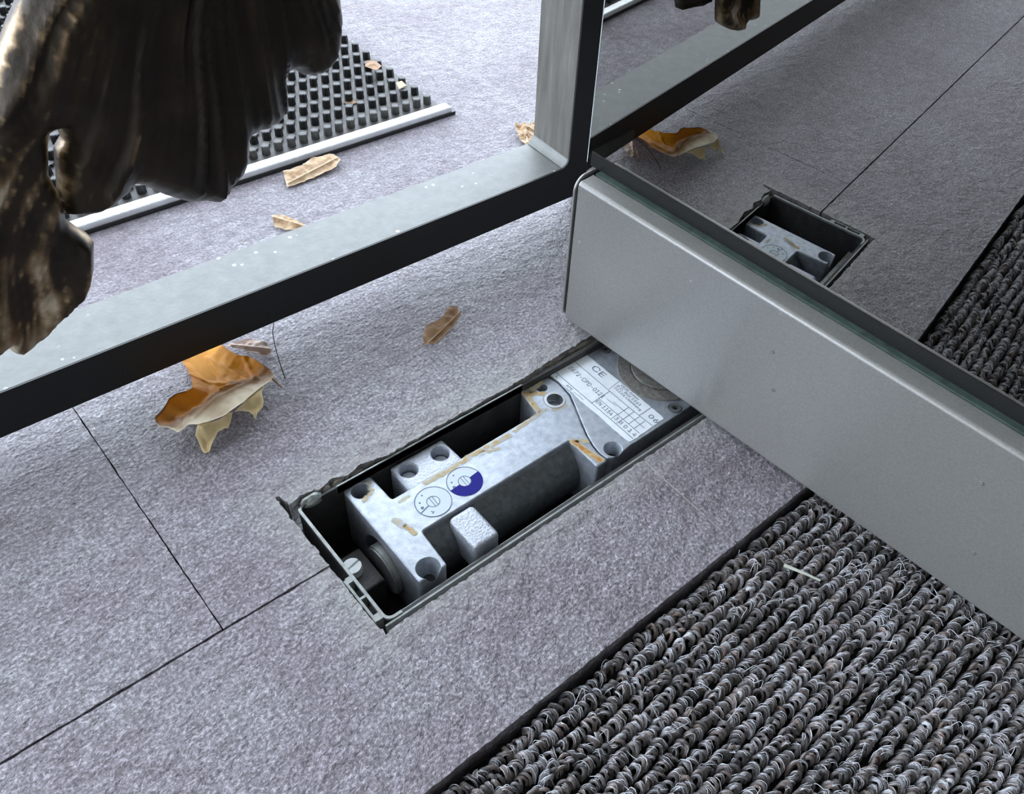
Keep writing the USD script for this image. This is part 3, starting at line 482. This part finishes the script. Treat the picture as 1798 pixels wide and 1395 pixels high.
# ---------------------------------------------------------------- bronze leaf handle
HANDLE = [(0.5167,0.5261),(0.5171,0.5002),(0.5099,0.47),(0.4973,0.4505),(0.4766,0.441),(0.4565,0.4448),(0.4455,0.4564),(0.4348,0.4541),(0.429,0.4098),(0.4145,0.3957),(0.3891,0.395),(0.3751,0.3947),(0.3702,0.3769),(0.3555,0.3549),(0.3395,0.3378),(0.3334,0.326),(0.3135,0.3218),(0.2878,0.3275),(0.2617,0.3472),(0.2421,0.3678),(0.2325,0.3729),(0.2256,0.364),(0.2083,0.3567),(0.1852,0.3525),(0.1725,0.3514),(0.1562,0.3588),(0.1585,0.3789),(0.1668,0.4084),(0.1721,0.4302),(0.1824,0.4411),(0.1815,0.4574),(0.1716,0.4559),(0.1653,0.442),(0.1546,0.4078),(0.1579,0.3843),(0.1536,0.349),(0.1635,0.33),(0.1724,0.3165),(0.1611,0.279),(0.155,0.2654),(0.1422,0.2425),(0.1182,0.2277),(0.0865,0.2107),(0.0533,0.1996),(0.0471,0.2117),(0.0487,0.2219),(0.0358,0.2169),(0.0143,0.2226),(0.0222,0.2959),(0.0545,0.3733),(0.1062,0.4627),(0.1473,0.5271),(0.1563,0.5426),(0.1728,0.5654),(0.1934,0.5906),(0.2461,0.6573),(0.3392,0.7169),(0.4337,0.7232),(0.509,0.6491)]
handle = thing('door_handle', 'big weathered bronze door handle cast as a fluted leaf', 'door handle', (0.3, 0.95, 0.2))
v, t, d, n = sheet(HANDLE, 0.0042)
O = np.array([0.40, 0.80]); q = v - O; rad = np.hypot(*q.T); ang = np.arctan2(q[:, 0], -q[:, 1])
warp = 0.35 * (meshkit.noise(np.c_[v * 9, np.zeros(len(v))], 3) - .5)
def flute(k, seed, p=1.0):
    a = (ang + warp * (0.55 / k ** .5 + .12)) * k; r = meshkit.noise(np.c_[a, rad * 2.2, np.zeros(len(v))], seed); return np.abs(2 * r - 1) ** p
big = meshkit.noise(np.c_[ang * 5.2 + warp, rad * 1.6, np.zeros(len(v))], 11)
ridge = 1 - flute(22, 5, .7); fine = 1 - flute(60, 9, .8)
bulge = 0.030 * np.clip(1 - (1 - np.clip(d / 0.045, 0, 1)) ** 2, 0, 1)
left = np.clip((0.275 - v[:, 0]) / .12, 0, 1)  # left mask: side light put into the bronze colour
rim = np.clip(d / .03, .22, 1)
lobe = 0.034 * (big - .5) * rim + 0.0095 * ridge * np.clip(d / .012, 0.1, 1) + 0.0034 * fine * np.clip(d / .008, 0, 1)
tipcurl = 0.020 * np.clip((0.42 - v[:, 1]) / .2, 0, 1) * np.sin(v[:, 0] * 34 + 1.0)
yv = 0.955 - bulge - lobe - (tipcurl - 0.012 * np.sin(v[:, 0] * 14)) * rim
v3 = np.c_[v[:, 0], yv, v[:, 1]]
patch = meshkit.fbm(np.c_[ang * 6 + 3, rad * 5, np.zeros(len(v))], 3, 21)
crest = np.clip((ridge - .55) / .45, 0, 1) ** 2; crest2 = np.clip((fine - .5) / .5, 0, 1) ** 2
vert_tone = (crest * .75 + crest2 * .45) * (0.10 + 1.0 * left) * np.clip((patch - .25) * 3, .25, 1.1) + .16 * left + np.clip(1 - d / .0035, 0, 1) * (.18 + .5 * left) + .06 + .22 * np.clip((patch - .55) * 4, 0, 1)  # crests are rubbed metal; the left terms paint light
vert_tone = np.clip(vert_tone, 0, 1)
tv, tf = thick(v3, t[:, ::-1], n, np.array([0, 0.016, 0]))
tf = tf.copy()
mm = trimesh.Trimesh(tv, tf, process=False)
if mm.volume < 0: tf = tf[:, ::-1]
obj('leaf_blade', (tv, tf), 'bronze', handle, vert_tone=np.r_[vert_tone, np.full(len(vert_tone), .3)])
g = [cyl(0.40, 0.942, 0.66, 3.10, 0.026, 0.022, 32).translate([0, 0, 0])]
stem = g[0] + m3.Manifold.cylinder(0.039, 0.018, 0.018, 24).rotate([-90, 0, 0]).translate([0.40, 0.940, 3.03])
obj('stem', stem, 'steel_shade_dark', handle, smooth=40)

# ---------------------------------------------------------------- fallen leaves and bits
def tube(path, r, n=8):
    """A round stalk along the points, tapering a little."""
    P = np.asarray(path, float); T = np.gradient(P, axis=0); T /= np.linalg.norm(T, axis=1, keepdims=True); A = np.cross(T, [0.3, 0.2, 1.0]); A /= np.linalg.norm(A, axis=1, keepdims=True); B = np.cross(T, A)
    a = np.arange(n) * 2 * math.pi / n; rr = np.linspace(r, r * .6, len(P))[:, None, None]
    v = (P[:, None] + rr * (A[:, None] * np.cos(a)[:, None] + B[:, None] * np.sin(a)[:, None])).reshape(-1, 3); f = []
    for i in range(len(P) - 1):
        for j in range(n): p, q = i * n + j, i * n + (j + 1) % n; f += [[p, q, p + n], [q, q + n, p + n]]
    return v, np.array(f)
def dryleaf(pts, step, zamp, seed, minz=0.002, smooth_rim=True, zscale=16):
    """A thin curled sheet through outline points (x, y, z)."""
    P = np.array(pts); v, t, d, n = sheet(P[:, :2], step)
    seg = np.vstack([P, P[:1]]); dense = np.vstack([np.linspace(a, b, 8, endpoint=False) for a, b in zip(seg[:-1], seg[1:])]); tr = cKDTree(dense[:, :2]); dd, ii = tr.query(v, k=14); w = 1 / (dd + .0015) ** 2
    z = (dense[ii, 2] * w).sum(1) / w.sum(1); z = z + zamp * (meshkit.fbm(np.c_[v * zscale, np.zeros(len(v))], 3, seed) - .5) * 2
    return v, np.maximum(z, minz), t, d, n
BLADE = [(0.2975,1.0298,0.02),(0.3011,1.0115,0.02),(0.3043,0.9976,0.022),(0.317,0.9815,0.024),(0.3219,0.9591,0.026),(0.3267,0.9371,0.028),(0.3247,0.921,0.03),(0.3154,0.9081,0.034),(0.3025,0.9026,0.04),(0.2826,0.8928,0.044),(0.2599,0.8831,0.046),(0.2431,0.8791,0.046),(0.227,0.877,0.044),(0.2095,0.8806,0.042),(0.1964,0.887,0.04),(0.1882,0.8987,0.036),(0.1801,0.8996,0.03),(0.1724,0.9004,0.026),(0.1697,0.9098,0.026),(0.167,0.9204,0.024),(0.1586,0.9323,0.02),(0.1584,0.9426,0.018),(0.1616,0.9531,0.018),(0.1766,0.96,0.02),(0.1913,0.9732,0.02),(0.2039,0.975,0.02),(0.2186,0.972,0.02),(0.2256,0.975,0.018),(0.2342,0.9985,0.014),(0.2385,1.0262,0.01),(0.2401,1.0437,0.008),(0.2662,1.0725,0.006),(0.2945,1.0755,0.006),(0.2991,1.0489,0.012)]
TAN = [(0.1978,0.8903,0.036),(0.1885,0.8862,0.024),(0.1889,0.8802,0.016),(0.1869,0.8717,0.006),(0.1885,0.8647,0.003),(0.1943,0.8635,0.006),(0.2016,0.8681,0.014),(0.2151,0.8746,0.022),(0.2223,0.8731,0.025),(0.2285,0.8708,0.025),(0.2367,0.8759,0.03),(0.2438,0.8825,0.034),(0.2533,0.8812,0.033),(0.2631,0.8786,0.03),(0.2661,0.8744,0.024),(0.2663,0.868,0.018),(0.2733,0.8735,0.024),(0.2829,0.8764,0.026),(0.2888,0.8829,0.032),(0.2928,0.8945,0.036),(0.3031,0.9044,0.038),(0.2835,0.8956,0.041),(0.2607,0.8859,0.043),(0.2438,0.8819,0.043),(0.2277,0.8797,0.041),(0.2102,0.8834,0.039)]
maple = thing('maple_leaf', 'large yellow-brown curled maple leaf lying against the bottom rail', 'leaf', (0.25, 0.95, 0))
v, z, t, d, n = dryleaf(BLADE, 0.0022, 0.0016, 4, zscale=60)
z = z - 0.012 * np.clip((v[:, 1] - .90) / .06, 0, 1) * np.clip(d / .02, 0, 1); 
for (ax, ay), (bx, by) in (((.300, .925), (.235, 1.01)), ((.300, .925), (.268, 1.05)), ((.300, .925), (.185, .94)), ((.300, .925), (.20, .905)), ((.300, .925), (.31, .985))):
    L = sg.LineString([(ax, ay), (bx, by)]); dv = shapely.distance(L, shapely.points(v)); z = z + .0022 * np.exp(-(dv / .003) ** 2)
z = np.maximum(z, .003); fold = v[:, 1] - (0.884 + (v[:, 0] - .2) * .16)
vert_tone = np.interp(fold, [0.0, .014, .030, .055, .10], [.92, .80, .58, .26, .08]) + .24 * np.clip((.213 - v[:, 0]) / .03, 0, 1) * np.clip((.09 - fold) / .04, 0, 1)
vert_tone = vert_tone + .10 * (meshkit.noise(np.c_[v[:, 0] * 160 + v[:, 1] * 60, v[:, 1] * 30, np.zeros(len(v))], 4) - .5) + .45 * np.clip(1 - d / .0032, 0, 1) * (.25 + .75 * (v[:, 0] < .215)); vert_tone = np.clip(vert_tone, 0, 1)
v3 = np.c_[v, z]; tv, tf = thick(v3, t, n, np.array([0, 0, -.0007])); blade = obj('blade', (tv, tf), 'maple_yellow', maple, vert_tone=np.r_[vert_tone, vert_tone])
v, z, t, d, n = dryleaf(TAN, 0.0022, 0.0012, 8, zscale=70)
for (ax, ay), (bx, by) in (((.196, .889), (.190, .866)), ((.285, .89), (.268, .872)), ((.24, .882), (.225, .873))):
    dv = shapely.distance(sg.LineString([(ax, ay), (bx, by)]), shapely.points(v)); z = z + .002 * np.exp(-(dv / .0025) ** 2)
tv, tf = thick(np.c_[v, z], t, n, np.array([0, 0, -.0007])); wv = np.clip(.25 + d / .02 * .3 + .5 * np.clip(1 - d / .003, 0, 1), 0, 1); obj('folded_lobe', (tv, tf), 'maple_buff', maple, vert_tone=np.r_[wv, wv], label='pale buff lobe folded under the blade')
obj('leaf_stalk', tube([(0.318, 0.912, .034), (0.3205, 0.909, .028), (0.323, 0.907, .022), (0.326, 0.905, .016)], .0016), 'dry_brown', maple, smooth=True, vert_tone=np.full(32, .6))

def seed_wing(name, pts, material, label, category, rib, seed, amp=.0035, lift=None, group=None):
    P = np.array(pts); c = P.mean(0); o = thing(name, label, category, (c[0], c[1], 0), group)
    v, z, t, d, n = dryleaf(P, 0.0016, amp, seed, zscale=75); L = sg.LineString(rib); dv = shapely.distance(L, shapely.points(v)); z = z + .0028 * np.exp(-(dv / .0035) ** 2)
    if lift: z = z + lift
    w = np.clip(.45 + .4 * (meshkit.noise(np.c_[v * 120, np.zeros(len(v))], seed) - .5) + .4 * np.clip(1 - d / .0025, 0, 1), 0, 1); tv, tf = thick(np.c_[v, z], t, n, np.array([0, 0, -.0008]))
    obj('wing', (tv, tf), material, o, vert_tone=np.r_[w, w])
    rb = np.array(rib); tz = [z[np.argmin(((v - p) ** 2).sum(1))] + .0006 for p in rb]; m = 6; s_ = np.linspace(0, 1, m)[:, None]; path = np.c_[rb[0] + (rb[-1] - rb[0]) * s_, np.interp(s_[:, 0], [0, 1], [tz[0], tz[-1]])]
    tb = tube(path, .0013); obj('vein', tb, material, o, smooth=True, vert_tone=np.full(len(tb[0]), .9)); return o
S1 = [(0.3037,1.0364,0.012),(0.3414,1.0294,0.012),(0.3562,1.0079,0.010),(0.3544,0.9906,0.006),(0.343,0.9866,0.006),(0.3225,1.0106,0.009)]
S2 = [(0.5543,0.8809,0.01),(0.573,0.8986,0.012),(0.6032,0.899,0.013),(0.6323,0.916,0.012),(0.643,0.9102,0.008),(0.6352,0.8899,0.007),(0.6025,0.8744,0.005),(0.565,0.8603,0.004),(0.5483,0.8675,0.006)]
S3 = [(0.6006,1.4036,0.012),(0.6367,1.3989,0.012),(0.6615,1.4109,0.014),(0.7073,1.4057,0.014),(0.7108,1.3847,0.010),(0.6915,1.3689,0.008),(0.6596,1.3662,0.007),(0.6161,1.3625,0.005),(0.585,1.3627,0.006)]
S4 = [(0.5174,1.2923,0.01),(0.5351,1.2787,0.012),(0.5549,1.2353,0.01),(0.5443,1.2264,0.006),(0.5268,1.244,0.005),(0.5086,1.266,0.007)]
S5 = [(1.0806,1.3109,0.012),(1.0874,1.2961,0.012),(1.1282,1.2983,0.01),(1.0979,1.2424,0.008),(1.0525,1.2243,0.006),(1.0562,1.2628,0.01)]
seed_wing('maple_seed', S1, 'dry_pink', 'pale pink-buff seed wing next to the big maple leaf', 'maple seed', [(0.31, 1.030), (0.352, 0.996)], 1)
seed_wing('maple_seed', S2, 'dry_brown', 'brown seed wing lying alone beside the floor spring', 'maple seed', [(0.556, 0.866), (0.636, 0.893)], 2)
seed_wing('maple_seed', S3, 'dry_tan', 'reddish-tan seed wing touching the metal strip of the rubber mat', 'maple seed', [(0.592, 1.368), (0.706, 1.388)], 3)
seed_wing('maple_seed', S4, 'dry_tan', 'short tan seed wing just beyond the bottom rail', 'maple seed', [(0.516, 1.284), (0.550, 1.233)], 4)
seed_wing('dry_leaf', S5, 'dry_tan', 'crumpled cream leaf behind the foot of the post', 'leaf', [(1.06, 1.24), (1.10, 1.30)], 5, amp=.009)
M1 = [(0.9231,1.6349,0.034),(0.94,1.652,0.036),(0.9581,1.6433,0.034),(0.9561,1.6203,0.033),(0.9358,1.6103,0.033)]
M2 = [(0.9424,1.5437,0.034),(0.9567,1.544,0.034),(0.9548,1.5215,0.034),(0.9315,1.5165,0.034)]
M3 = [(0.82, 1.556, .016), (0.842, 1.560, .016), (0.846, 1.542, .016), (0.826, 1.538, .016)]
def flake(pts, material, label, seed):
    P = np.array(pts); c = P.mean(0); v, z, t, d, n = dryleaf(P, 0.0016, .0015, seed, zscale=90); w = np.full(len(v), .5); tv, tf = thick(np.c_[v, z], t, n, np.array([0, 0, -.0007]))
    tag(obj('leaf_scrap', (tv, tf), material, vert_tone=np.r_[w, w]), label=label, category='leaf')
flake(M1, 'dry_brown', 'brown leaf scrap on the outer edge of the rubber mat', 6); flake(M2, 'dry_tan', 'cream leaf scrap on the outer edge of the rubber mat', 7); flake(M3, 'dry_brown', 'rusty leaf scrap lying between the rubber studs', 8)
P = tube([(0.6977, 0.2348, -.0005), (0.704, 0.220, .0012), (0.711, 0.205, .0008), (0.7187, 0.1872, -.0005)], .0030, 6); P[0][:, 2] = -.0005 + (P[0][:, 2] + .0005) * .6
tag(obj('straw', P, 'straw', smooth=30), label='short pale straw lying on the loop pile mat', category='straw')
curve = np.array([(0.3430, 0.9300, 0.002), (0.3450, 0.9420, .018), (0.3500, 0.9600, .036), (0.3580, 0.9800, .051), (0.3720, 0.9960, .064), (0.3950, 1.006, .074)]); tt = np.linspace(0, 5, 24)
tv, tf = tube(np.c_[[np.interp(tt, range(6), curve[:, i]) for i in range(3)]].T, .0008, 6)
tag(obj('hair_strand', (tv, tf), 'hair', smooth=True), label='fine dark hair standing up against the bottom rail', category='hair')
